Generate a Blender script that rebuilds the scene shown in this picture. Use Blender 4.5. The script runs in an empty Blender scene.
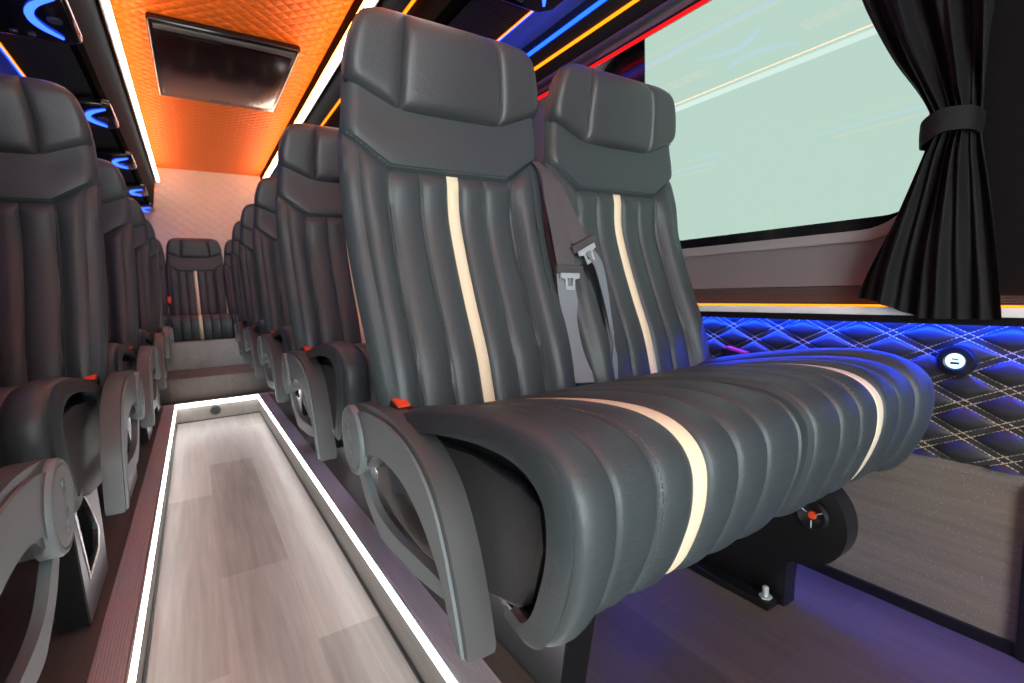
import bpy, bmesh, math, random
from mathutils import Vector, Matrix
random.seed(7)
scene = bpy.context.scene
COL = scene.collection
PI = math.pi

# ------------------------------------------------------------------ object helpers
def link(o):
    COL.objects.link(o)
    return o

def mesh_obj(name, verts, faces, mats, parent=None, smooth=True, fmat=None):
    me = bpy.data.meshes.new(name)
    me.from_pydata([tuple(v) for v in verts], [], faces)
    if not isinstance(mats, (list, tuple)):
        mats = [mats]
    for m in mats:
        me.materials.append(m)
    if fmat:
        me.polygons.foreach_set('material_index', fmat)
    bm = bmesh.new(); bm.from_mesh(me)
    bmesh.ops.recalc_face_normals(bm, faces=bm.faces)
    bm.to_mesh(me); bm.free()
    if smooth:
        me.polygons.foreach_set('use_smooth', [True] * len(me.polygons))
        try:
            me.set_sharp_from_angle(angle=math.radians(38))
        except Exception:
            pass
    me.update()
    o = link(bpy.data.objects.new(name, me))
    if parent:
        o.parent = parent
    return o

def bm_obj(name, bm, mats, parent=None, smooth=True):
    bmesh.ops.recalc_face_normals(bm, faces=bm.faces)
    me = bpy.data.meshes.new(name)
    bm.to_mesh(me); bm.free()
    if not isinstance(mats, (list, tuple)):
        mats = [mats]
    for m in mats:
        me.materials.append(m)
    if smooth:
        me.polygons.foreach_set('use_smooth', [True] * len(me.polygons))
        try:
            me.set_sharp_from_angle(angle=math.radians(38))
        except Exception:
            pass
    o = link(bpy.data.objects.new(name, me))
    if parent:
        o.parent = parent
    return o

def tag(o, label=None, cat=None, group=None, kind=None):
    if label: o['label'] = label
    if cat: o['category'] = cat
    if group: o['group'] = group
    if kind: o['kind'] = kind
    return o

def empty(name, loc, label, cat, group=None):
    o = link(bpy.data.objects.new(name, None))
    o.empty_display_size = 0.1
    o.location = loc
    return tag(o, label, cat, group)

def copy_tree(o, parent=None):
    c = o.copy()
    link(c)
    if parent:
        c.parent = parent
    for ch in list(o.children):
        copy_tree(ch, c)
    return c

def add_box(bm, x0, x1, y0, y1, z0, z1, bev=0.0, seg=2, mi=0):
    vs = [bm.verts.new((x, y, z)) for x in (x0, x1) for y in (y0, y1) for z in (z0, z1)]
    q = [(0, 1, 3, 2), (4, 6, 7, 5), (0, 4, 5, 1), (2, 3, 7, 6), (0, 2, 6, 4), (1, 5, 7, 3)]
    fs = [bm.faces.new([vs[i] for i in f]) for f in q]
    for f in fs: f.material_index = mi
    if bev > 0:
        es = list({e for f in fs for e in f.edges})
        bmesh.ops.bevel(bm, geom=es, offset=bev, segments=seg, affect='EDGES', profile=0.6)

def box(name, x0, x1, y0, y1, z0, z1, mat, parent=None, bev=0.0):
    bm = bmesh.new()
    add_box(bm, x0, x1, y0, y1, z0, z1, bev)
    return bm_obj(name, bm, mat, parent)

def add_prism(bm, poly, axis, a, b, bev=0.0, seg=2, mi=0):
    """poly: 2-D points; axis 'x' -> (y,z), 'y' -> (x,z), 'z' -> (x,y); extruded a..b"""
    def P(p, t):
        return {'x': (t, p[0], p[1]), 'y': (p[0], t, p[1]), 'z': (p[0], p[1], t)}[axis]
    n = len(poly)
    A = [bm.verts.new(P(p, a)) for p in poly]
    B = [bm.verts.new(P(p, b)) for p in poly]
    fs = [bm.faces.new(A), bm.faces.new(list(reversed(B)))]
    caps = list(fs)
    for i in range(n):
        j = (i + 1) % n
        fs.append(bm.faces.new([A[i], A[j], B[j], B[i]]))
    for f in fs: f.material_index = mi
    if bev > 0:
        es = list({e for f in caps for e in f.edges})
        bmesh.ops.bevel(bm, geom=es, offset=bev, segments=seg, affect='EDGES', profile=0.6)

def add_ring(bm, outer, inner, axis, a, b, mi=0, mi_side=None, bev=0.0):
    """plate with a hole; outer and inner loops have the same count"""
    def P(p, t):
        return {'x': (t, p[0], p[1]), 'y': (p[0], t, p[1]), 'z': (p[0], p[1], t)}[axis]
    n = len(outer)
    L = [[bm.verts.new(P(p, t)) for p in loop] for t in (a, b) for loop in (outer, inner)]
    oa, ia, ob, ib = L
    ed = []
    for i in range(n):
        j = (i + 1) % n
        f = bm.faces.new([oa[i], oa[j], ia[j], ia[i]]); f.material_index = mi
        f2 = bm.faces.new([ob[j], ob[i], ib[i], ib[j]]); f2.material_index = mi
        for q in ([oa[j], oa[i], ob[i], ob[j]], [ia[i], ia[j], ib[j], ib[i]]):
            g = bm.faces.new(q); g.material_index = mi if mi_side is None else mi_side
    if bev > 0:
        bm.edges.ensure_lookup_table()
        es = []
        for loop in (oa, ia, ob, ib):
            for i in range(n):
                e = bm.edges.get((loop[i], loop[(i + 1) % n]))
                if e: es.append(e)
        bmesh.ops.bevel(bm, geom=es, offset=bev, segments=2, affect='EDGES', profile=0.6)

def add_lathe(bm, prof, axis, c, n=32, mi=0):
    """prof: (radius, height along axis) ; closed with caps when radius is 0"""
    rings = []
    for r, h in prof:
        ring = []
        m = 1 if r < 1e-6 else n
        for k in range(m):
            t = 2 * PI * k / n
            u, v = r * math.cos(t), r * math.sin(t)
            p = {'x': (h, u, v), 'y': (u, h, v), 'z': (u, v, h)}[axis]
            ring.append(bm.verts.new((c[0] + p[0], c[1] + p[1], c[2] + p[2])))
        rings.append(ring)
    for A, B in zip(rings, rings[1:]):
        for k in range(n):
            a0, a1 = A[k % len(A)], A[(k + 1) % len(A)]
            b0, b1 = B[k % len(B)], B[(k + 1) % len(B)]
            vs = []
            for v in (a0, a1, b1, b0):
                if v not in vs: vs.append(v)
            if len(vs) >= 3:
                f = bm.faces.new(vs); f.material_index = mi

def add_tube(bm, pts, r, n=10, mi=0):
    pts = [Vector(p) for p in pts]
    rings = []
    for i, p in enumerate(pts):
        d = (pts[min(i + 1, len(pts) - 1)] - pts[max(i - 1, 0)]).normalized()
        up = Vector((0, 0, 1)) if abs(d.z) < 0.95 else Vector((1, 0, 0))
        s = d.cross(up).normalized(); t = s.cross(d)
        rr = r[i] if isinstance(r, (list, tuple)) else r
        rings.append([bm.verts.new(p + rr * (math.cos(2 * PI * k / n) * s + math.sin(2 * PI * k / n) * t)) for k in range(n)])
    for A, B in zip(rings, rings[1:]):
        for k in range(n):
            f = bm.faces.new([A[k], A[(k + 1) % n], B[(k + 1) % n], B[k]]); f.material_index = mi
    for ring in (rings[0], rings[-1]):
        f = bm.faces.new(ring); f.material_index = mi

def interp(tab, x):
    """smooth (Catmull-Rom) interpolation through a table of (x, y)"""
    if x <= tab[0][0]: return tab[0][1]
    if x >= tab[-1][0]: return tab[-1][1]
    for i in range(len(tab) - 1):
        if tab[i][0] <= x <= tab[i + 1][0]:
            x1, y1 = tab[i]; x2, y2 = tab[i + 1]
            x0, y0 = tab[i - 1] if i > 0 else (2 * x1 - x2, 2 * y1 - y2)
            x3, y3 = tab[i + 2] if i + 2 < len(tab) else (2 * x2 - x1, 2 * y2 - y1)
            m1 = (y2 - y0) / (x2 - x0); m2 = (y3 - y1) / (x3 - x1)
            h = x2 - x1; t = (x - x1) / h
            return ((2*t**3-3*t**2+1)*y1 + (t**3-2*t**2+t)*h*m1 + (-2*t**3+3*t**2)*y2 + (t**3-t**2)*h*m2)

def spline(pts, n):
    """Catmull-Rom through n-D points, n samples per span, ends included"""
    out = []
    P = [Vector(p) for p in pts]
    for i in range(len(P) - 1):
        p1, p2 = P[i], P[i + 1]
        p0 = P[i - 1] if i else 2 * p1 - p2
        p3 = P[i + 2] if i + 2 < len(P) else 2 * p2 - p1
        for k in range(n):
            t = k / n
            out.append(0.5 * ((2 * p1) + (p2 - p0) * t + (2*p0 - 5*p1 + 4*p2 - p3) * t*t + (3*p1 - p0 - 3*p2 + p3) * t**3))
    out.append(P[-1])
    return out

def sstep(a, b, x):
    t = min(1, max(0, (x - a) / (b - a)))
    return t * t * (3 - 2 * t)

# ------------------------------------------------------------------ materials
def nt(m):
    return m.node_tree.nodes, m.node_tree.links

def principled(name, col, rough=0.5, metal=0.0, spec=0.5, noise=0.0, nscale=200, coat=0.0, sheen=0.0):
    m = bpy.data.materials.new(name); m.use_nodes = True
    N, L = nt(m)
    b = N['Principled BSDF']
    b.inputs['Base Color'].default_value = (*col, 1)
    b.inputs['Roughness'].default_value = rough
    b.inputs['Metallic'].default_value = metal
    b.inputs['Specular IOR Level'].default_value = spec
    if coat: b.inputs['Coat Weight'].default_value = coat
    if sheen:
        b.inputs['Sheen Weight'].default_value = sheen
    if noise > 0:
        tc = N.new('ShaderNodeTexCoord'); tx = N.new('ShaderNodeTexNoise'); bp = N.new('ShaderNodeBump')
        tx.inputs['Scale'].default_value = nscale; tx.inputs['Detail'].default_value = 3
        bp.inputs['Strength'].default_value = noise; bp.inputs['Distance'].default_value = 0.002
        L.new(tc.outputs['Object'], tx.inputs['Vector']); L.new(tx.outputs['Fac'], bp.inputs['Height'])
        L.new(bp.outputs['Normal'], b.inputs['Normal'])
    return m

def emission(name, col, s):
    m = bpy.data.materials.new(name); m.use_nodes = True
    N, L = nt(m)
    N.remove(N['Principled BSDF'])
    e = N.new('ShaderNodeEmission')
    e.inputs['Color'].default_value = (*col, 1); e.inputs['Strength'].default_value = s
    L.new(e.outputs[0], N['Material Output'].inputs['Surface'])
    return m

def wood(name, c1, c2, plank=(0.17, 1.1), rough=0.42, seams=True, speckle=0.0):
    """vinyl planks, grain along Y (object space)"""
    m = principled(name, c1, rough)
    N, L = nt(m); b = N['Principled BSDF']
    tc = N.new('ShaderNodeTexCoord')
    mp = N.new('ShaderNodeMapping'); mp.inputs['Rotation'].default_value = (0, 0, PI / 2)
    L.new(tc.outputs['Object'], mp.inputs['Vector'])
    br = N.new('ShaderNodeTexBrick')
    br.inputs['Scale'].default_value = 1.0
    br.inputs['Brick Width'].default_value = plank[1]; br.inputs['Row Height'].default_value = plank[0]
    br.inputs['Mortar Size'].default_value = 0.0006 if seams else 0.0
    br.inputs['Color1'].default_value = (0, 0, 0, 1); br.inputs['Color2'].default_value = (1, 1, 1, 1)
    br.inputs['Mortar'].default_value = (0.2, 0.2, 0.2, 1); br.offset = 0.37
    L.new(mp.outputs['Vector'], br.inputs['Vector'])
    mg = N.new('ShaderNodeMapping'); mg.inputs['Scale'].default_value = (70, 3.0, 70)
    L.new(tc.outputs['Object'], mg.inputs['Vector'])
    n1 = N.new('ShaderNodeTexNoise'); n1.inputs['Scale'].default_value = 1; n1.inputs['Detail'].default_value = 6; n1.inputs['Roughness'].default_value = 0.65
    L.new(mg.outputs['Vector'], n1.inputs['Vector'])
    mg2 = N.new('ShaderNodeMapping'); mg2.inputs['Scale'].default_value = (12, 1.6, 12)
    L.new(tc.outputs['Object'], mg2.inputs['Vector'])
    n2 = N.new('ShaderNodeTexNoise'); n2.inputs['Scale'].default_value = 1; n2.inputs['Detail'].default_value = 3
    L.new(mg2.outputs['Vector'], n2.inputs['Vector'])
    a = N.new('ShaderNodeMath'); a.operation = 'MULTIPLY_ADD'; a.inputs[1].default_value = 0.34; a.inputs[2].default_value = 0.0
    L.new(br.outputs['Color'], a.inputs[0])
    a2 = N.new('ShaderNodeMath'); a2.operation = 'MULTIPLY_ADD'; a2.inputs[1].default_value = 0.62
    L.new(n1.outputs['Fac'], a2.inputs[0]); L.new(a.outputs[0], a2.inputs[2])
    a3 = N.new('ShaderNodeMath'); a3.operation = 'MULTIPLY_ADD'; a3.inputs[1].default_value = 0.55
    L.new(n2.outputs['Fac'], a3.inputs[0]); L.new(a2.outputs[0], a3.inputs[2])
    rp = N.new('ShaderNodeValToRGB')
    rp.color_ramp.elements[0].position = 0.35; rp.color_ramp.elements[0].color = (*c1, 1)
    rp.color_ramp.elements[1].position = 1.05; rp.color_ramp.elements[1].color = (*c2, 1)
    L.new(a3.outputs[0], rp.inputs['Fac'])
    out = rp.outputs['Color']
    if speckle:
        vo = N.new('ShaderNodeTexVoronoi'); vo.inputs['Scale'].default_value = 150
        L.new(tc.outputs['Object'], vo.inputs['Vector'])
        lt = N.new('ShaderNodeMath'); lt.operation = 'LESS_THAN'; lt.inputs[1].default_value = 0.16
        L.new(vo.outputs['Distance'], lt.inputs[0])
        mx = N.new('ShaderNodeMix'); mx.data_type = 'RGBA'; mx.inputs['B'].default_value = (speckle, speckle * 0.9, speckle * 0.8, 1)
        ml = N.new('ShaderNodeMath'); ml.operation = 'MULTIPLY'; ml.inputs[1].default_value = 0.35
        L.new(lt.outputs[0], ml.inputs[0])
        L.new(ml.outputs[0], mx.inputs['Factor']); L.new(out, mx.inputs['A'])
        out = mx.outputs['Result']
    L.new(out, b.inputs['Base Color'])
    bp = N.new('ShaderNodeBump'); bp.inputs['Strength'].default_value = 0.12; bp.inputs['Distance'].default_value = 0.001
    L.new(n1.outputs['Fac'], bp.inputs['Height']); L.new(bp.outputs['Normal'], b.inputs['Normal'])
    return m

def quilt_mat(name, col, pu, pv, ax=('X', 'Y'), rough=0.55, depth=0.012, strength=0.9):
    m = principled(name, col, rough)
    N, L = nt(m); b = N['Principled BSDF']
    tc = N.new('ShaderNodeTexCoord'); sp = N.new('ShaderNodeSeparateXYZ')
    L.new(tc.outputs['Object'], sp.inputs[0])
    def mth(op, a, bb=None):
        n = N.new('ShaderNodeMath'); n.operation = op
        for i, v in enumerate((a, bb)):
            if v is None: continue
            if isinstance(v, (int, float)): n.inputs[i].default_value = v
            else: L.new(v, n.inputs[i])
        return n.outputs[0]
    u = mth('DIVIDE', sp.outputs[ax[0]], pu); v = mth('DIVIDE', sp.outputs[ax[1]], pv)
    s1 = mth('ABSOLUTE', mth('SINE', mth('MULTIPLY', mth('ADD', u, v), PI)))
    s2 = mth('ABSOLUTE', mth('SINE', mth('MULTIPLY', mth('SUBTRACT', u, v), PI)))
    h = mth('POWER', mth('MULTIPLY', s1, s2), 0.45)
    bp = N.new('ShaderNodeBump'); bp.inputs['Strength'].default_value = strength; bp.inputs['Distance'].default_value = depth
    L.new(h, bp.inputs['Height']); L.new(bp.outputs['Normal'], b.inputs['Normal'])
    return m

LEATHER = principled('black_leather', (0.042, 0.052, 0.055), 0.44, noise=0.22, nscale=420)
LEATHER2 = principled('black_leather_headrest', (0.047, 0.050, 0.052), 0.40, noise=0.25, nscale=360)
def wrinkles(m, scale=28, strength=.22):
    N, L = nt(m); b = N['Principled BSDF']
    old = b.inputs['Normal'].links[0].from_socket
    tc = N.new('ShaderNodeTexCoord'); mp = N.new('ShaderNodeMapping'); mp.inputs['Scale'].default_value = (1, 1, 2.4)
    tx = N.new('ShaderNodeTexNoise'); tx.inputs['Scale'].default_value = scale; tx.inputs['Detail'].default_value = 2.5; tx.inputs['Distortion'].default_value = .6
    bp = N.new('ShaderNodeBump'); bp.inputs['Strength'].default_value = strength; bp.inputs['Distance'].default_value = .006
    L.new(tc.outputs['Object'], mp.inputs['Vector']); L.new(mp.outputs['Vector'], tx.inputs['Vector'])
    L.new(tx.outputs['Fac'], bp.inputs['Height']); L.new(old, bp.inputs['Normal']); L.new(bp.outputs['Normal'], b.inputs['Normal'])
wrinkles(LEATHER, 26, .13); wrinkles(LEATHER2, 22, .10)
CREAM = principled('cream_leather', (0.80, 0.68, 0.47), 0.5, noise=0.15, nscale=400)
THREAD = principled('grey_thread', (0.10, 0.11, 0.11), 0.7)
CTHREAD = principled('tan_thread', (0.50, 0.43, 0.30), 0.7)
PLASTIC = principled('grey_plastic', (0.150, 0.172, 0.175), 0.45, noise=0.12, nscale=900)
DPLASTIC = principled('dark_plastic', (0.075, 0.072, 0.072), 0.36, noise=0.08, nscale=900)
SHIELD = principled('black_plastic_shield', (0.036, 0.035, 0.034), 0.5, noise=0.3, nscale=500)
BLACK = principled('black_paint', (0.008, 0.008, 0.009), 0.32)
GLOSS = principled('gloss_black', (0.006, 0.006, 0.008), 0.14)
MATTE = principled('matte_black', (0.012, 0.012, 0.013), 0.85)
CHROME = principled('satin_chrome', (0.62, 0.64, 0.66), 0.22, metal=1.0)
STEEL = principled('steel', (0.72, 0.72, 0.73), 0.35, metal=0.5)
ALU = principled('anodised_aluminium', (0.62, 0.53, 0.55), 0.45, metal=0.2)
ALUL = principled('light_aluminium', (0.78, 0.76, 0.74), 0.45)
RED = principled('red_plastic', (0.85, 0.07, 0.02), 0.35)
PINK = principled('pink_plastic', (0.8, 0.03, 0.12), 0.4)
WEB = principled('belt_webbing', (0.085, 0.075, 0.078), 0.6, noise=0.35, nscale=700)
WEBL = principled('belt_webbing_silver', (0.21, 0.23, 0.25), 0.45, noise=0.35, nscale=700)
CURT = principled('black_curtain_cloth', (0.0062, 0.0058, 0.0060), 0.7, spec=0.25, noise=0.35, nscale=900)
PILLAR = principled('black_fabric_trim', (0.0055, 0.0045, 0.0052), 0.85, spec=0.2, noise=0.2, nscale=600)
FABRIC = principled('grey_wall_fabric', (0.17, 0.16, 0.16), 0.75, noise=0.3, nscale=700)
RUBBER = principled('grey_rubber_trim', (0.28, 0.265, 0.26), 0.6)
FLUTE = principled('fluted_grey_trim', (0.085, 0.07, 0.07), 0.5)
QLEATHER = principled('quilted_black_leather', (0.030, 0.029, 0.029), 0.38, noise=0.15, nscale=420)
FLOOR = wood('aisle_vinyl', (0.19, 0.165, 0.147), (0.46, 0.42, 0.385), rough=0.40)
DECK = wood('deck_vinyl', (0.052, 0.038, 0.031), (0.155, 0.115, 0.095), rough=0.40)
WALLV = wood('wall_vinyl', (0.11, 0.088, 0.072), (0.27, 0.22, 0.18), plank=(2, 5), rough=0.5, seams=False, speckle=0.5)
RISER = wood('riser_vinyl', (0.17, 0.155, 0.14), (0.36, 0.33, 0.30), plank=(2, 5), rough=0.45, seams=False)
CEIL = quilt_mat('orange_quilted_ceiling', (0.95, 0.185, 0.008), 0.062, 0.062, rough=0.5, depth=0.010)
REARQ = quilt_mat('tan_quilted_rear', (0.85, 0.68, 0.55), 0.10, 0.075, ax=('X', 'Z'), rough=0.5, depth=0.008, strength=0.5)
FASC = principled('black_satin_fascia', (0.002, 0.0018, 0.002), 0.7, spec=0.03)
SATIN = principled('satin_grey_panel', (0.16, 0.16, 0.17), 0.35)
SCREEN = principled('dark_screen', (0.012, 0.004, 0.004), 0.16)
L_WHITE = emission('led_white', (0.97, 0.98, 1.0), 7.5)
L_AISLE = emission('led_aisle_white', (1.0, 0.99, 0.97), 11.0)
L_AMBER = emission('led_amber', (1.0, 0.17, 0.004), 3.2)
L_BLUE = emission('led_blue', (0.006, 0.045, 1.0), 6.0)
L_BLUEC = emission('led_blue_console', (0.02, 0.07, 1.0), 5.0)
L_RED = emission('led_red', (1.0, 0.008, 0.012), 1.3)
L_USB = emission('usb_glow', (0.55, 0.9, 1.0), 1.6)
L_BLUEQ = emission('led_blue_quilt', (0.006, 0.045, 1.0), 125.0)
L_LENS = emission('reading_lamp', (0.5, 0.7, 1.0), 5.0)
L_ORANGE = emission('orange_fill_glow', (1.0, 0.36, 0.06), 34.0)  # glow of the unseen strips added to brighten the ceiling

def glass_mat():
    m = bpy.data.materials.new('tinted_window_glass'); m.use_nodes = True
    N, L = nt(m); N.remove(N['Principled BSDF'])
    t = N.new('ShaderNodeBsdfTransparent'); t.inputs['Color'].default_value = (0.051, 0.0615, 0.052, 1)
    g = N.new('ShaderNodeBsdfGlossy'); g.inputs['Roughness'].default_value = 0.01
    f = N.new('ShaderNodeFresnel'); f.inputs['IOR'].default_value = 1.38
    mx = N.new('ShaderNodeMixShader')
    L.new(f.outputs[0], mx.inputs[0]); L.new(t.outputs[0], mx.inputs[1]); L.new(g.outputs[0], mx.inputs[2])
    L.new(mx.outputs[0], N['Material Output'].inputs['Surface'])
    return m
GLASS = glass_mat()

# ------------------------------------------------------------------ seat upholstery
J = 0.44                                            # height of the crease between cushion and back
BACK_PROF = [(.32, -.026), (.40, -.008), (.44, 0), (.528, .021), (.61, .053), (.691, .083), (.773, .106), (.849, .108), (.93, .116), (.96, .118)]
HEAD_PROF = [(.94, .106), (1.0, .100), (1.06, .092), (1.11, .088)]
BACK_W = [(.34, .182), (.44, .192), (.6, .200), (.77, .202), (.85, .199), (.93, .194), (.99, .190)]
SEAMS = [-.172, -.122, -.065, -.0115, .0115, .065, .122, .172]

def yoke_z(u):
    a = abs(u)
    return .851 + max(0, a - .118) * .70
def head_z(u):
    a = abs(u)
    return .949 + max(0, a - .098) * .46

def channel(u, seams, amp=.0095):
    for a, b in zip(seams, seams[1:]):
        if a <= u <= b:
            t = abs(2 * (u - a) / (b - a) - 1)
            return amp * min(1, .25 + (b - a) / .065) * max(0, 1 - t ** 2.4) ** .55
    return 0.0

def back_surface(u, z, w):
    """y of the front of the back cushion (without its rounded side)"""
    y = interp(BACK_PROF, z)
    zs = yoke_z(u)
    d = zs - z
    au = abs(u)
    if d > 0:                                       # channelled field
        fade = sstep(0.0, .018, d)
        y -= channel(u, SEAMS) * fade
        bol = sstep(.118, .150, au)
        y -= .020 * bol * sstep(-.02, .12, d) * sstep(.36, .46, z)
        y -= .004 * fade
    else:                                           # plain yoke between the seam and the headrest
        y -= .0115 * sstep(-.001, .012, -d) * (1 - .45 * sstep(.03, .1, -d))
    y -= 0
    r = .022
    e = au - (w - r)
    if e > 0:
        e = min(e, r * .9999)
        y += r * (1 - math.sqrt(1 - (e / r) ** 2))
    return y

def u_samples(w, seams, step=.0065):
    base = []
    pts = [-w] + [s for s in seams if abs(s) < w - .003] + [w]
    for a, b in zip(pts, pts[1:]):
        n = max(2, int(round((b - a) / step)))
        for k in range(n):
            t = k / n
            t = t + .10 * math.sin(2 * PI * t) * -1   # a little denser by the seams
            base.append(a + (b - a) * t)
    base.append(w)
    return [x / w for x in base]

def loft(rings, cap=True):
    verts, faces = [], []
    n = len(rings[0])
    for r in rings: verts += r
    for i in range(len(rings) - 1):
        for k in range(n):
            a = i * n + k; b = i * n + (k + 1) % n
            faces.append((a, b, b + n, a + n))
    if cap:
        faces.append(tuple(range(n)))
        faces.append(tuple((len(rings) - 1) * n + k for k in range(n)))
    return verts, faces

def shift_x(z):
    return .010 * sstep(.80, 1.0, z)
def make_backrest(parent):
    us = u_samples(.2, SEAMS)
    nu = len(us)
    rows = [('a', k / 46) for k in range(46)] + [('b', k / 12) for k in range(13)]
    rings, marks = [], []
    zmid = .6
    for kind, t in rows:
        ring = []
        for s in us:
            # fixed-point on width because the rows bend with the yoke seam
            w = interp(BACK_W, .335 + t * .5 if kind == 'a' else .86 + t * .1)
            u = s * w
            if kind == 'a': z = .335 + (yoke_z(u) - .335) * t
            else: z = yoke_z(u) + (head_z(u) + .012 - yoke_z(u)) * t
            ring.append((u, back_surface(u, z, w), z))
        w = interp(BACK_W, ring[nu // 2][2])
        zl, zr = ring[0][2], ring[-1][2]
        T = .088
        bn = 15
        for k in range(bn):
            q = 1 - 2 * k / (bn - 1)
            u = q * ring[-1][0]
            z = head_z(u) + .012 if (kind == 'b' and t == 1) else zl * (abs(q)) + ring[nu // 2][2] * (1 - abs(q))
            e = max(0, abs(q) - .45) / .55
            ring.append((u * (.985 if abs(q) == 1 else 1), interp(BACK_PROF, z) + T - .052 * e ** 1.6 - (0 if abs(q) < 1 else .010), z))
        rings.append(ring); marks.append((kind, t))
    verts, faces = loft(rings)
    n = len(rings[0])
    verts = [(x + shift_x(z), y, z) for x, y, z in verts]
    fm = []
    for i in range(len(rings) - 1):
        for k in range(n):
            cream = False
            if k < nu - 1 and marks[i][0] == 'a':
                um = (us[k] + us[k + 1]) / 2 * .2
                cream = abs(um) < .0115
            fm.append(1 if cream else 0)
    fm += [0, 0]
    verts, faces, fm = merge(verts, faces, fm, back_stitches(), 2)
    return mesh_obj('backrest', verts, faces, [LEATHER, CREAM, THREAD], parent, fmat=fm)

HSEAM = .52
def make_headrest(parent):
    ss = u_samples(1.0, [-HSEAM, HSEAM], step=.035)
    nu = len(ss)
    W = [(0, .192), (.25, .191), (.5, .186), (.75, .177), (.9, .168), (1, .158)]
    NT = 26
    rings = []
    for i in range(NT + 1):
        t = .5 - .5 * math.cos(PI * i / NT)
        t = .35 * (i / NT) + .65 * t
        w = interp(W, t)
        ring = []
        def zz(s, tt):
            zb = head_z(s * .187)
            ztp = 1.114 - .011 * max(0, (abs(s) - .72) / .28) ** 2.0
            return zb + (ztp - zb) * tt
        for s in ss:
            u = s * w
            z = zz(s, t)
            p = (1 - abs(2 * t - 1) ** 6) if t > .5 else (1 - abs(2 * t - 1) ** 9)
            y = interp(HEAD_PROF, z) + .019 - .025 * p
            ds = abs(abs(s) - HSEAM)
            y += .0085 * math.exp(-ds / .028) * p
            y -= .006 * (abs(s) < HSEAM) * (1 - (s / HSEAM) ** 2) * p
            r = .10; e = abs(s) - (1 - r)
            if e > 0:
                e = min(e, r * .9999)
                y += .018 * (1 - math.sqrt(1 - (e / r) ** 2))
            ring.append((u, y, z))
        for k in range(13):
            q = 1 - 2 * k / 12
            z = zz(q, t)
            p = (1 - abs(2 * t - 1) ** 4)
            e = max(0, abs(q) - .45) / .55
            ring.append((q * w * (.995 if abs(q) == 1 else 1), interp(HEAD_PROF, z) + .072 + .022 * p - .058 * e ** 1.6, z))
        rings.append(ring)
    verts, faces = loft(rings)
    verts = [(x + shift_x(z), y, z) for x, y, z in verts]
    return mesh_obj('headrest', verts, faces, [LEATHER2], parent)

CTH = .015
def cushion_path():
    pts = [(.030, .425), (-.05, .452), (-.14, .472), (-.26, .492), (-.345, .497), (-.395, .487), (-.421, .462), (-.425, .425), (-.416, .385), (-.396, .340), (-.372, .318), (-.340, .322)]
    return [(p[0], p[1]) for p in spline([(a, b, 0) for a, b in pts], 5)]

def make_cushion(parent, xl, xr, edge_l, edge_r):
    """cushion from xl to xr about a stripe at 0; edge_*: True = free end with a welted bolster"""
    path = cushion_path()
    m = len(path)
    nrm = []
    for i in range(m):
        a = Vector(path[max(i - 1, 0)]); b = Vector(path[min(i + 1, m - 1)])
        d = (b - a).normalized(); nrm.append(Vector((-d.y, d.x)) * -1)
    # outward normal: up on the top run
    if nrm[3].y < 0: nrm = [-n for n in nrm]
    seams = [xl, -.122, -.065, -.0115, .0115, .065, .122, xr]
    seams.insert(1, xl + (.013 if edge_l else .016))
    seams.insert(-1, xr - (.013 if edge_r else .016))
    us = []
    for a, b in zip(seams, seams[1:]):
        n = max(2, int(round((b - a) / .006)))
        us += [a + (b - a) * (k / n - .10 * math.sin(2 * PI * k / n)) for k in range(n)]
    us.append(xr)
    rings = []
    for u in us:
        d = channel(u, seams, .0085)
        for ed, e0, sg in ((edge_l, xl, 1), (edge_r, xr, -1)):
            dist = (u - e0) * sg
            r = .011 if ed else .012
            if dist < r:
                q = 1 - max(dist, 0.0002) / r
                d -= r * (.8 if ed else 1.1) * (1 - math.sqrt(max(0, 1 - q * q)))
            if ed: d += .010 * sstep(.085, .03, dist) if False else .010 * (1 - sstep(.03, .09, dist))
        ring = []
        for i in range(m):
            s = i / (m - 1)
            k = sstep(0, .06, s) * (1 - .0 * s)
            p = Vector(path[i]) + nrm[i] * d * k
            ring.append((u, p.x, p.y))
        # inner face of the upholstered shell, back to the start
        for i in range(m - 1, -1, -1):
            p = Vector(path[i]) + nrm[i] * (max(d, -.004) - CTH)
            ring.append((u, p.x, p.y))
        rings.append(ring)
    verts, faces = loft(rings)
    n = len(rings[0])
    fm = []
    for i in range(len(us) - 1):
        um = (us[i] + us[i + 1]) / 2
        for k in range(n):
            fm.append(1 if abs(um) < .0115 and 9 <= k < m - 1 else 0)
    fm += [0, 0]
    verts, faces, fm = merge(verts, faces, fm, cushion_stitches(path, nrm), 2)
    o = mesh_obj('seat_cushion', verts, faces, [LEATHER, CREAM, THREAD], parent, fmat=fm)
    core = [tuple(Vector(path[i]) - nrm[i] * (CTH + .004)) for i in range(2, m - 2)] + [(-.33, .345), (.01, .345)]
    bm = bmesh.new()
    add_prism(bm, core, 'x', xl + (.034 if edge_l else .004), xr - (.034 if edge_r else .004))
    bm_obj('cushion_core', bm, MATTE, o)
    return o

def dashes():
    verts, faces = [], []
    def dash(c, d, n, l=.0024, wd=.0007, h=.0008):
        d = d.normalized(); n = n.normalized(); s = d.cross(n)
        b = len(verts)
        for dz in (-.0006, h):
            for a, e in ((-l, -wd), (l, -wd), (l, wd), (-l, wd)):
                verts.append(c + d * a + s * e + n * dz)
        for f in ((4, 5, 6, 7), (0, 1, 5, 4), (1, 2, 6, 5), (2, 3, 7, 6), (3, 0, 4, 7)):
            faces.append(tuple(b + i for i in f))
    return verts, faces, dash

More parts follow.
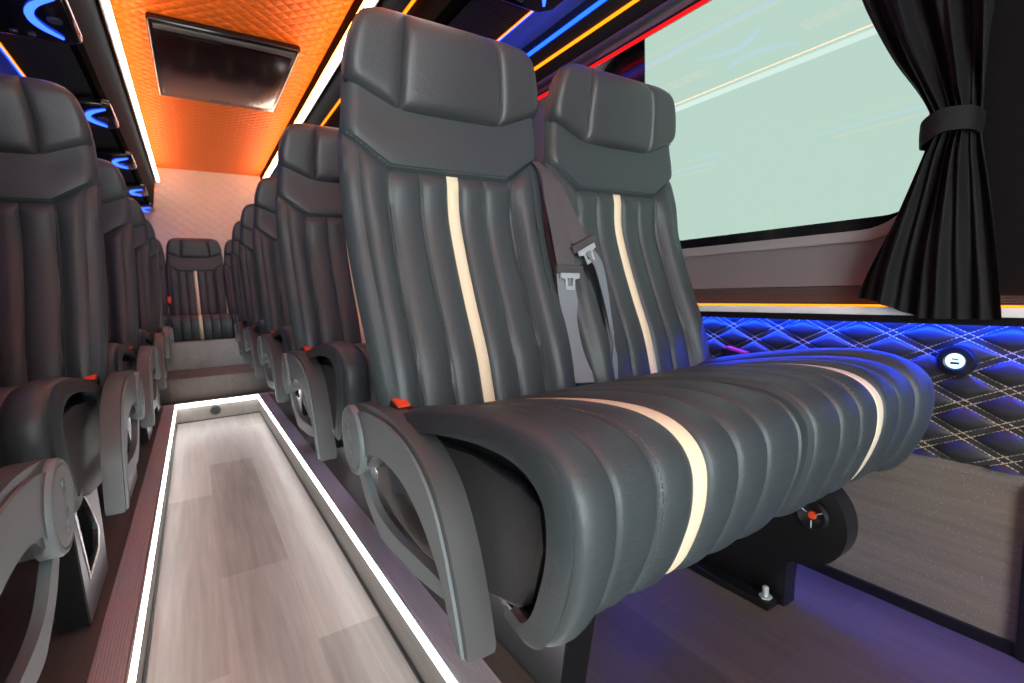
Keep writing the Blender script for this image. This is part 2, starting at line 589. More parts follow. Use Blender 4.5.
def back_stitches():
    verts, faces, dash = dashes()
    for u0 in (-.060, .060, -.1265, .1265):
        z = .47
        while z < yoke_z(u0) - .012:
            w = interp(BACK_W, z)
            p = Vector((u0, back_surface(u0, z, w), z)); q = Vector((u0, back_surface(u0, z + .003, w), z + .003))
            dash(p, q - p, Vector((0, -1, .3)))
            z += .0072
    u = -.185
    while u < .185:
        z = yoke_z(u) + .0065; z2 = yoke_z(u + .003) + .0065
        w = interp(BACK_W, z)
        p = Vector((u, back_surface(u, z, w), z)); q = Vector((u + .003, back_surface(u + .003, z2, w), z2))
        dash(p, q - p, Vector((0, -1, 0)))
        u += .0072
    return verts, faces

def cushion_stitches(cush_path, nrm):
    verts, faces, dash = dashes()
    for u0 in (-.060, .060):
        acc = 0
        for i in range(14, len(cush_path) - 8):
            a = Vector((u0, *cush_path[i])); b = Vector((u0, *cush_path[i + 1]))
            L = (b - a).length
            n = Vector((0, nrm[i].x, nrm[i].y))
            lift = channel(u0, [-.122, -.065, -.0115], .0085) if u0 < 0 else channel(u0, [.0115, .065, .122], .0085)
            while acc < L:
                dash(a + (b - a) * (acc / L) + n * lift, b - a, n)
                acc += .0072
            acc -= L
    return verts, faces

def merge(verts, faces, fm, extra, mi):
    b = len(verts)
    return list(verts) + extra[0], list(faces) + [tuple(b + i for i in f) for f in extra[1]], fm + [mi] * len(extra[1])

def make_armrest(parent, x0, sg, thick=.036):
    """D-shaped fold armrest; its outer face looks along sg (-1: towards -x)"""
    root_x = x0
    up = spline([(.155, .430, 0), (.120, .453, 0), (.03, .468, 0), (-.06, .470, 0), (-.150, .455, 0), (-.215, .420, 0), (-.252, .365, 0), (-.273, .310, 0), (-.285, .262, 0), (-.288, .240, 0)], 4)
    lo = spline([(-.266, .240, 0), (-.250, .268, 0), (-.238, .300, 0), (-.216, .330, 0), (-.170, .368, 0), (-.110, .392, 0), (-.03, .397, 0), (.035, .380, 0), (.065, .352, 0), (.10, .345, 0), (.145, .36, 0)], 4)
    poly = [(p.x, p.y) for p in up] + [(p.x, p.y) for p in lo]
    bm = bmesh.new()
    xa, xb = sorted((x0, x0 - sg * thick))
    add_prism(bm, poly, 'x', xa, xb, bev=.0045, seg=3)
    arm = bm_obj('armrest', bm, DPLASTIC, parent)
    # pale side plate, slightly proud of the dark pad
    bm = bmesh.new()
    cx = sum(p[0] for p in poly) / len(poly)
    ins_up = spline([(.11, .440, 0), (.03, .456, 0), (-.06, .458, 0), (-.143, .444, 0), (-.205, .410, 0), (-.240, .360, 0), (-.262, .305, 0), (-.275, .262, 0), (-.280, .242, 0)], 4)
    ins_lo = spline([(-.268, .242, 0), (-.252, .270, 0), (-.240, .300, 0), (-.217, .332, 0), (-.171, .370, 0), (-.110, .394, 0), (-.03, .399, 0), (.04, .384, 0), (.07, .36, 0)], 4)
    add_prism(bm, [(p.x, p.y) for p in ins_up] + [(p.x, p.y) for p in ins_lo], 'x', *sorted((x0 + sg * .004, x0 - sg * .004)), bev=.003)
    bm_obj('side_plate', bm, PLASTIC, arm)
    # thin lower bow that closes the D
    ou = spline([(.130, .350, 0), (.085, .300, 0), (.03, .268, 0), (-.005, .258, 0), (-.075, .262, 0), (-.15, .268, 0), (-.245, .285, 0)], 4)
    iu = spline([(-.235, .302, 0), (-.15, .296, 0), (-.075, .290, 0), (-.01, .292, 0), (.035, .304, 0), (.07, .330, 0), (.10, .352, 0)], 4)
    bm = bmesh.new()
    add_prism(bm, [(p.x, p.y) for p in ou] + [(p.x, p.y) for p in iu], 'x', *sorted((x0 - sg * .002, x0 - sg * .014)), bev=.003)
    bm_obj('lower_bow', bm, PLASTIC, arm)
    # pivot cap
    bm = bmesh.new()
    c = (x0, .105, .395)
    prof = [(.060, -.012), (.060, .006), (.057, .010), (.0535, .0105), (.0525, .0085), (.051, .0085), (.050, .0105), (0, .0115)]
    add_lathe(bm, [(r, h * sg) for r, h in prof], 'x', c, 40)
    cap = bm_obj('pivot_cap', bm, PLASTIC, arm)
    bm = bmesh.new()
    # raised lettering, worn and hard to read: a column of small strokes
    z = .362
    for k, (a, b) in enumerate([(.006, .010), (.006, .010), (.006, .010), (.006, .010), (.006, .010), (.006, .010)]):
        zc = z + k * .0125
        xs = sorted((x0 + sg * .0108, x0 + sg * .0126))
        if k in (0,):
            add_box(bm, *xs, .1, .112, zc - .004, zc - .002); add_box(bm, *xs, .1, .1025, zc - .004, zc + .004)
        elif k in (1, 3):
            add_box(bm, *xs, .1, .112, zc - .0045, zc - .0030)
            for yy in (.1, .106, .1105): add_box(bm, *xs, yy, yy + .0015, zc - .0045, zc + .004)
        else:
            for yy in (.1, .1105): add_box(bm, *xs, yy, yy + .0015, zc - .004, zc + .004)
            add_box(bm, *xs, .1, .112, zc - .004, zc - .0025); add_box(bm, *xs, .1, .112, zc + .0025, zc + .004)
    bm_obj('embossed_lettering', bm, PLASTIC, cap)
    return arm

def make_buckle(parent, x, y, z, mat=RED, rx=0.0):
    bm = bmesh.new(); add_box(bm, -.013, .013, -.040, .026, -.014, .010, .004)
    b = bm_obj('belt_buckle', bm, BLACK, parent); b.location = (x, y, z); b.rotation_euler = (rx, 0, 0)
    bm = bmesh.new(); add_box(bm, -.0095, .0095, -.030, .022, .008, .0135, .002)
    r = bm_obj('release_button', bm, mat, b)
    return b

def make_leg(parent, x0, x1, sg, front=-.17):
    """cast leg: black plate with a satin rim round a hexagonal opening, seen from the aisle"""
    dy = front + .14
    outer = [(-.140, 0), (-.205, .318), (-.06, .318), (.070, .235), (.090, .12), (.092, 0)]
    inner = [(-.105, .085), (-.168, .268), (-.108, .272), (-.030, .200), (.030, .130), (.005, .095)]
    sh = lambda P, s=1.0, c=(-.06, .17): [(c[0] + (p[0] - c[0]) * s + dy, c[1] + (p[1] - c[1]) * s) for p in P]
    bm = bmesh.new()
    add_ring(bm, [(p[0] + dy, p[1]) for p in outer], sh(inner), 'x', x0, x1)
    leg = bm_obj('leg', bm, BLACK, parent, smooth=False)
    xo = x0 if sg < 0 else x1
    bm = bmesh.new()
    add_ring(bm, [(p[0] + dy, max(p[1], .002)) for p in outer], sh(inner, 1.10), 'x', *sorted((xo + sg * .003, xo - sg * .001)))
    f = bm_obj('side_plate', bm, ALUG, leg, smooth=False)
    bm = bmesh.new()
    add_ring(bm, sh(inner, 1.10), sh(inner, .97), 'x', *sorted((xo + sg * .005, xo - sg * .006)), bev=.001)
    bm_obj('chrome_rim', bm, CHROME, leg, smooth=False)
    return leg
ALUG = principled('grey_cast_metal', (0.10, 0.10, 0.105), 0.30, metal=0.5)

def make_shield(parent, xs):
    poly = [(.13, .405), (.02, .420), (-.115, .440), (-.25, .455), (-.345, .452), (-.378, .440), (-.382, .400), (-.360, .335), (-.340, .318), (-.25, .300), (-.20, .278), (-.08, .262), (.04, .272), (.12, .300)]
    bm = bmesh.new(); add_prism(bm, poly, 'x', xs - .007, xs + .007, bev=.004)
    return bm_obj('side_shield', bm, SHIELD, parent)

def ribbon(name, pts, wid, thick, mat, parent, side=None):
    """flat strap: pts with width direction vectors"""
    P = spline(pts, 6)
    verts, faces = [], []
    n = len(P)
    for i, p in enumerate(P):
        d = (P[min(i + 1, n - 1)] - P[max(i - 1, 0)]).normalized()
        s = Vector(side[min(int(i / 6), len(side) - 1)]) if side else Vector((1, 0, 0))
        if side and i % 6 and i // 6 + 1 < len(side):
            s = s.lerp(Vector(side[i // 6 + 1]), (i % 6) / 6)
        s = (s - d * s.dot(d)).normalized()
        nn = d.cross(s).normalized()
        w = wid if not isinstance(wid, (list, tuple)) else interp(list(enumerate(wid)), i / 6)
        for a, b in ((-1, -1), (-.35, -1.5), (.35, -1.5), (1, -1), (1, 1), (-1, 1)):
            verts.append(p + s * a * w / 2 + nn * b * thick / 2)
    for i in range(n - 1):
        for k in range(6):
            a, b = i * 6 + k, i * 6 + (k + 1) % 6
            faces.append((a, b, b + 6, a + 6))
    faces.append(tuple(range(6))); faces.append(tuple((n - 1) * 6 + k for k in range(6)))
    return mesh_obj(name, verts, faces, mat, parent)

def make_belt(parent, kind):
    if kind == 0:      # belt of the aisle-side seat: hangs straight with a free steel tongue
        b = ribbon('seat_belt', [(.200, .122, .905), (.214, .096, .872), (.213, .078, .82), (.213, .062, .768), (.213, .046, .706), (.214, .040, .680)], .046, .002, WEB, parent,
                   [(1, .5, 0), (1, .25, 0), (1, .05, 0), (1, 0, 0), (1, 0, 0), (1, 0, 0)])
        ribbon('lap_strap', [(.212, .042, .684), (.210, .036, .636), (.214, .026, .576), (.214, .010, .517), (.208, -.016, .456)], .046, .002, WEBL, b, [(1, .0, 0)] * 5)
        tz, tx, ty, ang = .676, .216, .036, .03
    else:              # belt of the window-side seat, slanting across the gap
        b = ribbon('seat_belt', [(.216, .128, .905), (.228, .100, .868), (.240, .080, .811), (.252, .062, .762), (.260, .052, .735)], .043, .002, WEB, parent,
                   [(1, .5, 0), (1, .2, .1), (1, 0, .2), (1, 0, .28), (1, 0, .3)])
        ribbon('lap_strap', [(.262, .050, .732), (.296, .040, .692), (.310, .034, .634), (.311, .020, .571), (.308, .004, .509), (.284, -.017, .456)], [.034, .030, .022, .012, .012, .026], .002, WEBL, b, [(1, .2, 0)] * 6)
        ribbon('black_sleeve', [(.266, .052, .690), (.280, .043, .655), (.288, .028, .572), (.278, -.001, .492), (.256, -.016, .450)], [.018, .024, .030, .030, .024], .008, BLACK, b, [(1, .2, 0)] * 5)
        tz, tx, ty, ang = .728, .263, .044, -.42
    tz += 0
    bm = bmesh.new()
    add_box(bm, -.034, .034, -.007, .006, -.007, .010, .005)
    t = bm_obj('tongue', bm, DPLASTIC, b)
    t.location = (tx, ty, tz); t.rotation_euler = (0, ang, 0)
    bm = bmesh.new()
    add_ring(bm, [(-.024, -.006), (-.024, -.016), (-.012, -.019), (-.011, -.040), (.011, -.040), (.012, -.019), (.024, -.016), (.024, -.006)],
             [(-.008, -.016), (-.0075, -.020), (-.007, -.026), (-.0065, -.032), (.0065, -.032), (.007, -.026), (.0075, -.020), (.008, -.016)], 'y', -.0055, -.0025)
    tt = bm_obj('steel_plate', bm, STEEL, t, smooth=False)
    return b

def make_single(root, sg=1):
    """seat with its armrest on side sg; stripe at x = 0"""
    bk = make_backrest(root); hd = make_headrest(root)
    make_cushion(root, -.186, .186, True, True)
    ar = make_armrest(root, sg * .225, sg, .030); ar.location = (0, .050, .004)
    make_shield(root, sg * .166)
    make_buckle(root, sg * .168, -.005, .470, rx=.25)
    make_leg(root, .09 if sg > 0 else -.137, .137 if sg > 0 else -.09, sg, -.14)
    return root

def make_double(root, front=False):
    for k, x in enumerate((0, .42)):
        b = make_backrest(root); b.location.x = x
        h = make_headrest(root); h.location.x = x
        c = make_cushion(root, -.186 if k == 0 else -.2065, .2065 if k == 0 else .189, k == 0, k == 1)
        c.location.x = x
    make_armrest(root, -.203, -1)
    make_shield(root, -.160)
    make_buckle(root, -.168, -.010, .470, rx=.25)
    tag(make_buckle(root, .636, -.055, .474, PINK, rx=.2), 'pink red buckle by the wall')
    make_leg(root, .002, .056, -1, -.175)
    box('seat_frame', -.13, .55, -.30, .02, .335, .365, BLACK, root, .008)
    # rounded black bracket that carries the window side
    bm = bmesh.new()
    poly = [(-.02, 0), (-.25, 0), (-.25, .100)]
    poly += [(-.264 - .092 * math.sin(math.radians(a)), .194 - .092 * math.cos(math.radians(a))) for a in range(0, 181, 9)]
    poly += [(-.20, .32), (-.02, .32)]
    add_prism(bm, poly, 'x', .508, .55, bev=.004)
    add_box(bm, .470, .508, -.24, -.02, 0, .016, .003)
    bm_obj('wall_bracket', bm, BLACK, root)
    make_belt(root, 0); make_belt(root, 1)
    return root

# ------------------------------------------------------------------ the seats
DG = 'double seats along the window side'
SG = 'single seats along the left side of the aisle'
dlab = ['large black leather double seat in the foreground, cream stripes, beside the curtained window',
        'double black seat directly behind the large foreground double seat',
        'third double seat from the front on the right of the aisle',
        'fourth double seat from the front on the right of the aisle',
        'rearmost double seat on the right, next to the rear bench']
dpos = [(.418, .730, 0), (.418, 1.445, .024), (.428, 2.190, .027), (.424, 2.860, .026), (.424, 3.520, .028)]
first = make_double(empty('double_seat', (0, 0, 0), dlab[0], 'seat', DG), True)
for i, p in enumerate(dpos):
    o = first if i == 0 else copy_tree(first)
    o.location = p; o['label'] = dlab[i]
slab = ['nearest left seat, mostly out of frame with a grey armrest cap at the bottom left',
        'black leather seat at the left edge with red buckle, second from the front',
        'third seat from the front along the left wall, black leather',
        'fourth seat from the front along the left wall, black leather',
        'rearmost left seat beside the aisle, in front of the rear bench']
spos = [(-.390, .640, -.006), (-.362, 1.365, .010), (-.360, 2.080, .014), (-.358, 2.830, .018), (-.356, 3.500, .02)]
single = make_single(empty('single_seat', (0, 0, 0), slab[0], 'seat', SG), 1)
for i, p in enumerate(spos):
    o = single if i == 0 else copy_tree(single)
    o.location = p; o['label'] = slab[i]

# rear bench: four places on one base
bench = empty('rear_bench', (.035, 4.70, .03), 'long black rear bench with cream stripe facing down the aisle', 'bench')
for k, x in enumerate((-.40, 0, .40, .80)):
    b = make_backrest(bench); b.location.x = x
    h = make_headrest(bench); h.location.x = x
    c = make_cushion(bench, -.199, .199, False, False); c.location.x = x
make_buckle(bench, -.19, .0, .62, RED, rx=1.2)
box('bench_base', -.60, 1.03, -.36, .06, .135, .335, MATTE, bench, .006)

# ------------------------------------------------------------------ structure: floors and aisle well
XL, XR = -.15, .315           # edges of the sunken aisle
YW = 3.63                     # its far end
ZW = -.118                    # its floor
XWL, XWR = -.64, 1.11         # side walls
Y0, Y1 = -1.3, 5.30
ZC0 = 1.785
def struct(o):
    o['kind'] = 'structure'; return o

struct(box('floor_aisle', XL - .02, XR + .02, Y0, YW + .02, ZW - .03, ZW, FLOOR))
bm = bmesh.new()
add_box(bm, XR + .05, XWR + .02, Y0, YW, -.04, 0)
struct(bm_obj('floor_right', bm, DECK, smooth=False))
bm = bmesh.new()
add_box(bm, XWL - .02, XL - .05, Y0, YW, -.04, 0)
struct(bm_obj('floor_left', bm, DECK, smooth=False))
struct(box('floor_rear', XWL - .02, XWR + .02, YW + .03, Y1, -.15, 0, DECK))
struct(box('floor_step', XWL + .001, XWR - .01, 3.74, Y1, 0, .145, DECK, None, .004))
struct(box('wall_bench_riser', XWL + .001, XWR - .03, 4.20, 4.30, .145, .345, RISER, None, .003))
# well sides
struct(box('wall_aisle_right', XR, XR + .03, Y0, YW, ZW, -.012, RISER))
struct(box('wall_aisle_left', XL - .03, XL, Y0, YW, ZW, -.012, RISER))
struct(box('wall_aisle_rear', XL - .03, XR + .03, YW, YW + .03, ZW, -.012, RISER))
# thin black sealing lines at the foot of the well sides and panel joints
bm = bmesh.new()
for x in (XL + .001, XR - .007): add_box(bm, x, x + .006, Y0, YW, ZW, ZW + .006)
add_box(bm, XL, XR, YW - .006, YW, ZW, ZW + .006)
struct(bm_obj('trim_1', bm, BLACK, smooth=False))
# ribbed aluminium treads along both aisle edges
def tread(name, x0, x1):
    bm = bmesh.new()
    n = 9
    prof = [(x0, -.012), (x0, .001)]
    w = (x1 - x0)
    for k in range(n):
        a = x0 + .003 + (w - .006) * k / n; b = x0 + .003 + (w - .006) * (k + .5) / n; c = x0 + .003 + (w - .006) * (k + 1) / n
        prof += [(a, .0035), (b, .0035), (b + .0003, .0005), (c - .0003, .0005)]
    prof += [(x1 - .001, .003), (x1, -.012)]
    add_prism(bm, prof, 'y', Y0, YW)
    return struct(bm_obj(name, bm, ALU, smooth=False))
tread('trim_2', XL - .056, XL - .002)
tread('trim_3', XR + .002, XR + .056)
struct(box('trim_4', XL - .056, XR + .056, YW + .001, YW + .03, -.012, .002, ALU))

def strip(name, boxes, led, body, label, group, cat='light strip', diff='diffuser'):
    """LED profile: aluminium channel with its glowing diffuser"""
    r = empty(name, (0, 0, 0), label, cat, group)
    bm = bmesh.new()
    for b in boxes[0]: add_box(bm, *b)
    bm_obj('channel', bm, body, r, smooth=False)
    bm = bmesh.new()
    for b in boxes[1]: add_box(bm, *b)
    bm_obj(diff, bm, led, r, smooth=False)
    return r
AG = 'white light strips round the sunken aisle'
strip('aisle_light_strip', ([(XR - .004, XR, Y0, YW - .012, -.016, .003)], [(XR - .011, XR - .004, Y0, YW - .012, -.012, .003)]), L_AISLE, ALUL, 'white glowing strip along the right edge of the sunken aisle', AG)
strip('aisle_light_strip', ([(XL, XL + .004, Y0, YW - .012, -.016, .003)], [(XL + .004, XL + .011, Y0, YW - .012, -.012, .003)]), L_AISLE, ALUL, 'white glowing strip along the left edge of the sunken aisle', AG)
strip('aisle_light_strip', ([(XL, XR, YW - .004, YW, -.022, .003)], [(XL + .004, XR - .004, YW - .012, YW - .004, -.020, .003)]), L_AISLE, ALUL, 'short white glowing strip across the far end of the sunken aisle', AG)
# round grille in the end riser
sp = empty('round_vent', (.062, YW - .001, -.062), 'round dark vent in the riser at the far end of the aisle', 'vent')
bm = bmesh.new(); add_lathe(bm, [(0.030, 0), (.030, -.005), (.026, -.007), (.024, -.004), (.0, -.004)], 'y', (0, 0, 0), 32); bm_obj('rim', bm, DPLASTIC, sp)
bm = bmesh.new()
for k in range(-3, 4):
    h = math.sqrt(max(0, .022 ** 2 - (k * .006) ** 2)); add_box(bm, -h, h, -.007, -.003, k * .006 - .0012, k * .006 + .0012)
bm_obj('louvre', bm, BLACK, sp, smooth=False)

# ------------------------------------------------------------------ right wall
YD = .02                      # front end of the wall (side door ahead of it is blocked off from daylight)
ZQT, ZQB = .556, .313         # quilt top and bottom
struct(box('wall_right', XWR + .001, XWR + .05, YD, Y1, -.02, ZQB + .01, WALLV))
struct(box('baseboard_right', XWR - .006, XWR + .001, YD, 3.6, 0, .022, BLACK))
struct(box('light_block_right', XWR, XWR + .05, Y0, YD, -.02, ZC0, PILLAR))  # unseen closure of the door side, added to keep daylight off the seats
struct(box('light_block_front', .32, XWR + .05, Y0 - .05, Y0, -.02, ZC0, PILLAR))  # unseen partition added to cut daylight from the right half of the front
# quilted panel with real relief
def make_quilt():
    py, pz = .109, .058
    yc, zc = .276, .535
    y0, y1, z0, z1 = .03, 1.45, ZQB, ZQT + .003
    g = .0050
    ny, nz = 620, 96
    def h(y, z):
        a = (y - yc) / py + (z - zc) / pz; b = (y - yc) / py - (z - zc) / pz
        # distance from the seam lines, in metres
        k = 1 / math.sqrt(1 / py ** 2 + 1 / pz ** 2)
        da = abs(a - round(a)) * k; db = abs(b - round(b)) * k
        def f(d):
            q = min(1, max(0, d - g) / .022)
            v = (1 - (1 - q) ** 2) ** .8              # puffed diamond beyond the twin seams
            if d < g: v = .16 * (1 - (d / g) ** 2)    # low welt between the two seams
            return v
        fa, fb = f(da), f(db)
        return .0115 * math.sqrt(fa * fb) if (da > g and db > g) else .0115 * min(fa, fb)
    verts, faces = [], []
    for i in range(ny + 1):
        y = y0 + (y1 - y0) * i / ny
        for j in range(nz + 1):
            z = z0 + (z1 - z0) * j / nz
            verts.append((XWR - .001 - h(y, z), y, z))
    for i in range(ny):
        for j in range(nz):
            a = i * (nz + 1) + j
            faces.append((a, a + 1, a + nz + 2, a + nz + 1))
    r = empty('quilted_wall_panel', (XWR, .9, ZQB), 'black diamond quilted leather panel with tan stitching under the window ledge', 'wall panel')
    pd = mesh_obj('padding', [Vector(v) - Vector((XWR, .9, ZQB)) for v in verts], faces, QLEATHER, r)
    # tan stitches on both sides of each seam
    sv, sf = [], []
    k = 1 / math.sqrt(1 / py ** 2 + 1 / pz ** 2)
    for sgn in (1, -1):
        d = Vector((0, py, -pz * sgn)).normalized()
        nrm = Vector((0, 1 / py, sgn / pz)).normalized()
        n = -40
        while n < 40:
            base = Vector((0, yc, zc)) + nrm * (n * k)
            for off in (-g, g):
                t = -2.5
                while t < 2.5:
                    p = base + nrm * off + d * t
                    if y0 < p.y < 1.4 and z0 + .003 < p.z < z1 - .002:
                        b = len(sv)
                        x = XWR - .001 - h(p.y, p.z) - .0026
                        for dx in (.0015, 0):
                            for a, e in ((-.0023, -.00075), (.0023, -.00075), (.0023, .00075), (-.0023, .00075)):
                                q = p + d * a + nrm * e
                                sv.append(Vector((x + dx, q.y, q.z)) - Vector((XWR, .9, ZQB)))
                        for f in ((4, 5, 6, 7), (0, 1, 5, 4), (1, 2, 6, 5), (2, 3, 7, 6), (3, 0, 4, 7)): sf.append(tuple(b + i for i in f))
                    t += .0064
            n += 1
    mesh_obj('stitching', sv, sf, CTHREAD, pd, smooth=False)
    return r
make_quilt()
# ledge: black lip, aluminium face, amber line, fluted band
bm = bmesh.new()
add_prism(bm, [(XWR - .036, .5575), (XWR - .036, .571), (XWR + .05, .571), (XWR + .05, .565), (XWR - .0335, .565), (XWR - .0335, .5575)], 'y', YD, Y1)
struct(bm_obj('trim_5', bm, PILLAR, smooth=False))
struct(box('trim_6', XWR - .034, XWR + .05, YD, Y1, .571, .586, ALUL, None, .0015))
strip('ledge_light_strip', ([(XWR - .012, XWR - .001, YD, Y1, .586, .5875)], [(XWR - .022, XWR - .012, YD, Y1, .586, .5895)]), L_AMBER, MATTE,
      'thin amber light strip along the window ledge', 'coloured light strips')
strip('ledge_light_strip', ([(XWR - .032, XWR - .014, YD, 4.1, .5635, .565)], [(XWR - .0325, XWR - .020, YD, 4.1, .5600, .5635)]), L_BLUEQ, MATTE,
      'blue light strip hidden under the ledge above the quilted panel', 'coloured light strips')
bm = bmesh.new()
prof = [(XWR + .05, .5862)]
nz = 9
for k in range(nz):
    z = .588 + .038 * k / nz
    prof += [(XWR + .003, z), (XWR - .001, z + .0008), (XWR - .001, z + .0030), (XWR + .003, z + .0038)]
prof += [(XWR + .05, .6275)]
add_prism(bm, prof, 'y', YD, Y1)
struct(bm_obj('trim_7', bm, FLUTE, smooth=False))

# window opening with rounded corners in the fabric lining
WZ0, WZ1, WY0, WY1 = .722, 1.345, .335, 1.24
GZ0, GZ1, GY0, GY1 = .762, 1.440, .352, 1.035
def rrect(y0, y1, z0, z1, r, n=10):
    out = []
    for cy, cz, a0 in ((y1 - r, z1 - r, 0), (y0 + r, z1 - r, 90), (y0 + r, z0 + r, 180), (y1 - r, z0 + r, 270)):
        for k in range(n + 1):
            a = math.radians(a0 + 90 * k / n)
            out.append((cy + r * math.cos(a), cz + r * math.sin(a)))
    return out
def outer_for(loop, y0, y1, z0, z1):
    """project a rounded loop onto the enclosing rectangle, keeping the count"""
    n = len(loop) // 4
    out = []
    corners = [(y1, z1), (y0, z1), (y0, z0), (y1, z0)]
    for q in range(4):
        for k in range(n):
            t = k / (n - 1)
            if q == 0: p = (y1, z1 - (z1 - loop[0][1]) * (1 - t) * 2) if t < .5 else (y1 - (y1 - loop[n - 1][0]) * (t - .5) * 2, z1)
            if q == 0 and t == .5: p = corners[0]
            if q == 1: p = (y0 + (loop[n][0] - y0) * (1 - 2 * t), z1) if t < .5 else (y0, z1 - (z1 - loop[2 * n - 1][1]) * (2 * t - 1))
            if q == 2: p = (y0, z0 + (loop[2 * n][1] - z0) * (1 - 2 * t)) if t < .5 else (y0 + (loop[3 * n - 1][0] - y0) * (2 * t - 1), z0)
            if q == 3: p = (y1 - (y1 - loop[3 * n][0]) * (1 - 2 * t), z0) if t < .5 else (y1, z0 + (loop[4 * n - 1][1] - z0) * (2 * t - 1))
            out.append(p)
    return out
WIN = rrect(WY0, WY1, WZ0, WZ1, .11)
ULO = .627
bm = bmesh.new()
add_ring(bm, outer_for(WIN, YD, 1.60, ULO, 1.46), WIN, 'x', XWR, XWR + .043)
struct(bm_obj('wall_window_lining', bm, FABRIC, smooth=False))
struct(box('wall_right_rear', XWR, XWR + .045, 1.60, Y1, ULO, 1.46, PILLAR))
window = link(bpy.data.objects.new('window_1', None)); window['kind'] = 'structure'
bm = bmesh.new()
W2 = rrect(WY0 + .012, WY1 - .012, WZ0 + .012, WZ1 - .012, .10)
Wo = rrect(WY0 - .006, WY1 + .006, WZ0 - .010, WZ1 + .006, .116)
add_ring(bm, Wo, W2, 'x', XWR - .006, XWR + .020, bev=.003)
bm_obj('window_frame', bm, RUBBER, window)
bm = bmesh.new()
Gi = rrect(GY0, GY1, GZ0, GZ1, .075)
add_ring(bm, rrect(WY0 - .03, WY1 + .03, WZ0 - .03, WZ1 + .125, .09), Gi, 'x', XWR + .0445, XWR + .0475)
bm_obj('black_border', bm, GLOSS, window, smooth=False)
bm = bmesh.new()
f = bm.faces.new([bm.verts.new((XWR + .046, p[0], p[1])) for p in rrect(GY0 - .003, GY1 + .003, GZ0 - .003, GZ1 + .003, .076)])
bm_obj('pane', bm, GLASS, window, smooth=False)

# black fabric pillar in front of the door opening, and the door post below it
struct(box('wall_pillar', XWR - .010, XWR + .045, YD, .285, ZQT + .05, 1.42, PILLAR, None, .006))
post = struct(box('trim_8', XWR - .016, XWR + .05, YD, .192, .0, .300, BLACK, None, .010))

# curtain
def make_curtain():
    r = empty('curtain', (1.06, .36, .60), 'black curtain gathered by a tieback at the right of the window', 'curtain')
    # (z, y_left, y_right) : y_left is the edge towards the window
    tab = [(1.322, .55, .245), (1.22, .470, .252), (1.12, .434, .258), (1.02, .392, .262), (.95, .354, .264), (.905, .334, .266), (.885, .331, .268), (.865, .335, .266), (.80, .358, .255), (.72, .390, .242), (.65, .418, .232), (.602, .432, .226)]
    tl = [(t[0], t[1]) for t in reversed(tab)]; tr = [(t[0], t[2]) for t in reversed(tab)]
    N, MZ = 110, 70
    verts, faces = [], []
    def pt(s, v, off):
        z = .602 + (1.322 - .602) * v
        z2 = z - .034 * (1 - v) ** 6 * sstep(.05, .55, s)          # hem drops towards the pillar
        a, b = interp(tl, z), interp(tr, z)
        y = a + (b - a) * s
        pin = math.exp(-((z - .885) / .035) ** 2)
        amp = (.009 + .008 * sstep(.35, .6, v)) * (1 - .6 * pin)
        ph = 2 * PI * (2.7 * s + .18 * math.sin(3 * s + 6 * v)) + 1.2 * v
        x = 1.058 + amp * math.sin(ph) + .006 * math.sin(2 * PI * 7.7 * s + 4 * v) * (1 - .4 * pin)
        x += .012 * sstep(.8, 1, s) + .010 * (1 - sstep(0, .08, s))
        x -= .020 * sstep(.10, .0, 1) if False else 0
        x -= .014 * math.sin(PI * s) * pin * -1
        x -= .014 * math.sin(PI * s) * sstep(.72, .86, 1 - abs(v - .3)) * 1.0
        return Vector((x + off, y, z2)) - Vector((1.06, .36, .60))
    for off in (0, .0025):
        for j in range(MZ + 1):
            for i in range(N + 1):
                verts.append(pt(i / N, j / MZ, off))
    w = N + 1; tot = w * (MZ + 1)
    for j in range(MZ):
        for i in range(N):
            a = j * w + i
            faces.append((a, a + 1, a + w + 1, a + w)); faces.append((tot + a, tot + a + w, tot + a + w + 1, tot + a + 1))
    for j in range(MZ):
        for i in (0, N):
            a = j * w + i; faces.append((a, a + w, tot + a + w, tot + a))
    for i in range(N):
        for j in (0, MZ):
            a = j * w + i; faces.append((a, a + 1, tot + a + 1, tot + a))
    mesh_obj('cloth', verts, faces, CURT, r)
    tb = ribbon('tieback', [(1.078, .268, .880), (1.046, .275, .886), (1.028, .305, .887), (1.034, .330, .876), (1.058, .341, .872), (1.082, .336, .872)], .036, .003, CURT, r, [(0, 0, 1)] * 6)
    for v in tb.data.vertices: v.co -= Vector((1.06, .36, .60))
    bm = bmesh.new(); add_lathe(bm, [(.0035, 0), (.0035, -.002), (.002, -.003), (0, -.003)], 'x', (-.0268, -.034, .2775), 16)
    s = bm_obj('stud', bm, STEEL, tb)
    return r
make_curtain()

# USB socket
usb = empty('usb_socket', (XWR - .011, .288, .4935), 'round black USB socket glowing pale blue in the quilted panel', 'socket')
bm = bmesh.new(); add_lathe(bm, [(.027, .008), (.027, -.004), (.024, -.008), (.016, -.009), (.0135, -.007), (.0, -.007)], 'x', (0, 0, 0), 40); bm_obj('bezel', bm, BLACK, usb)
bm = bmesh.new(); add_lathe(bm, [(.0133, -.006), (.0133, -.0080), (0, -.0080)], 'x', (0, 0, 0), 32); fc = bm_obj('glowing_face', bm, L_USB, usb)
bm = bmesh.new(); add_box(bm, -.0088, -.0076, -.0042, .0042, .0022, .0044); bm_obj('port', bm, BLACK, fc, smooth=False)
bm = bmesh.new(); add_box(bm, -.0088, -.0076, -.0060, .0060, -.0055, -.0018); bm_obj('port', bm, BLACK, fc, smooth=False)

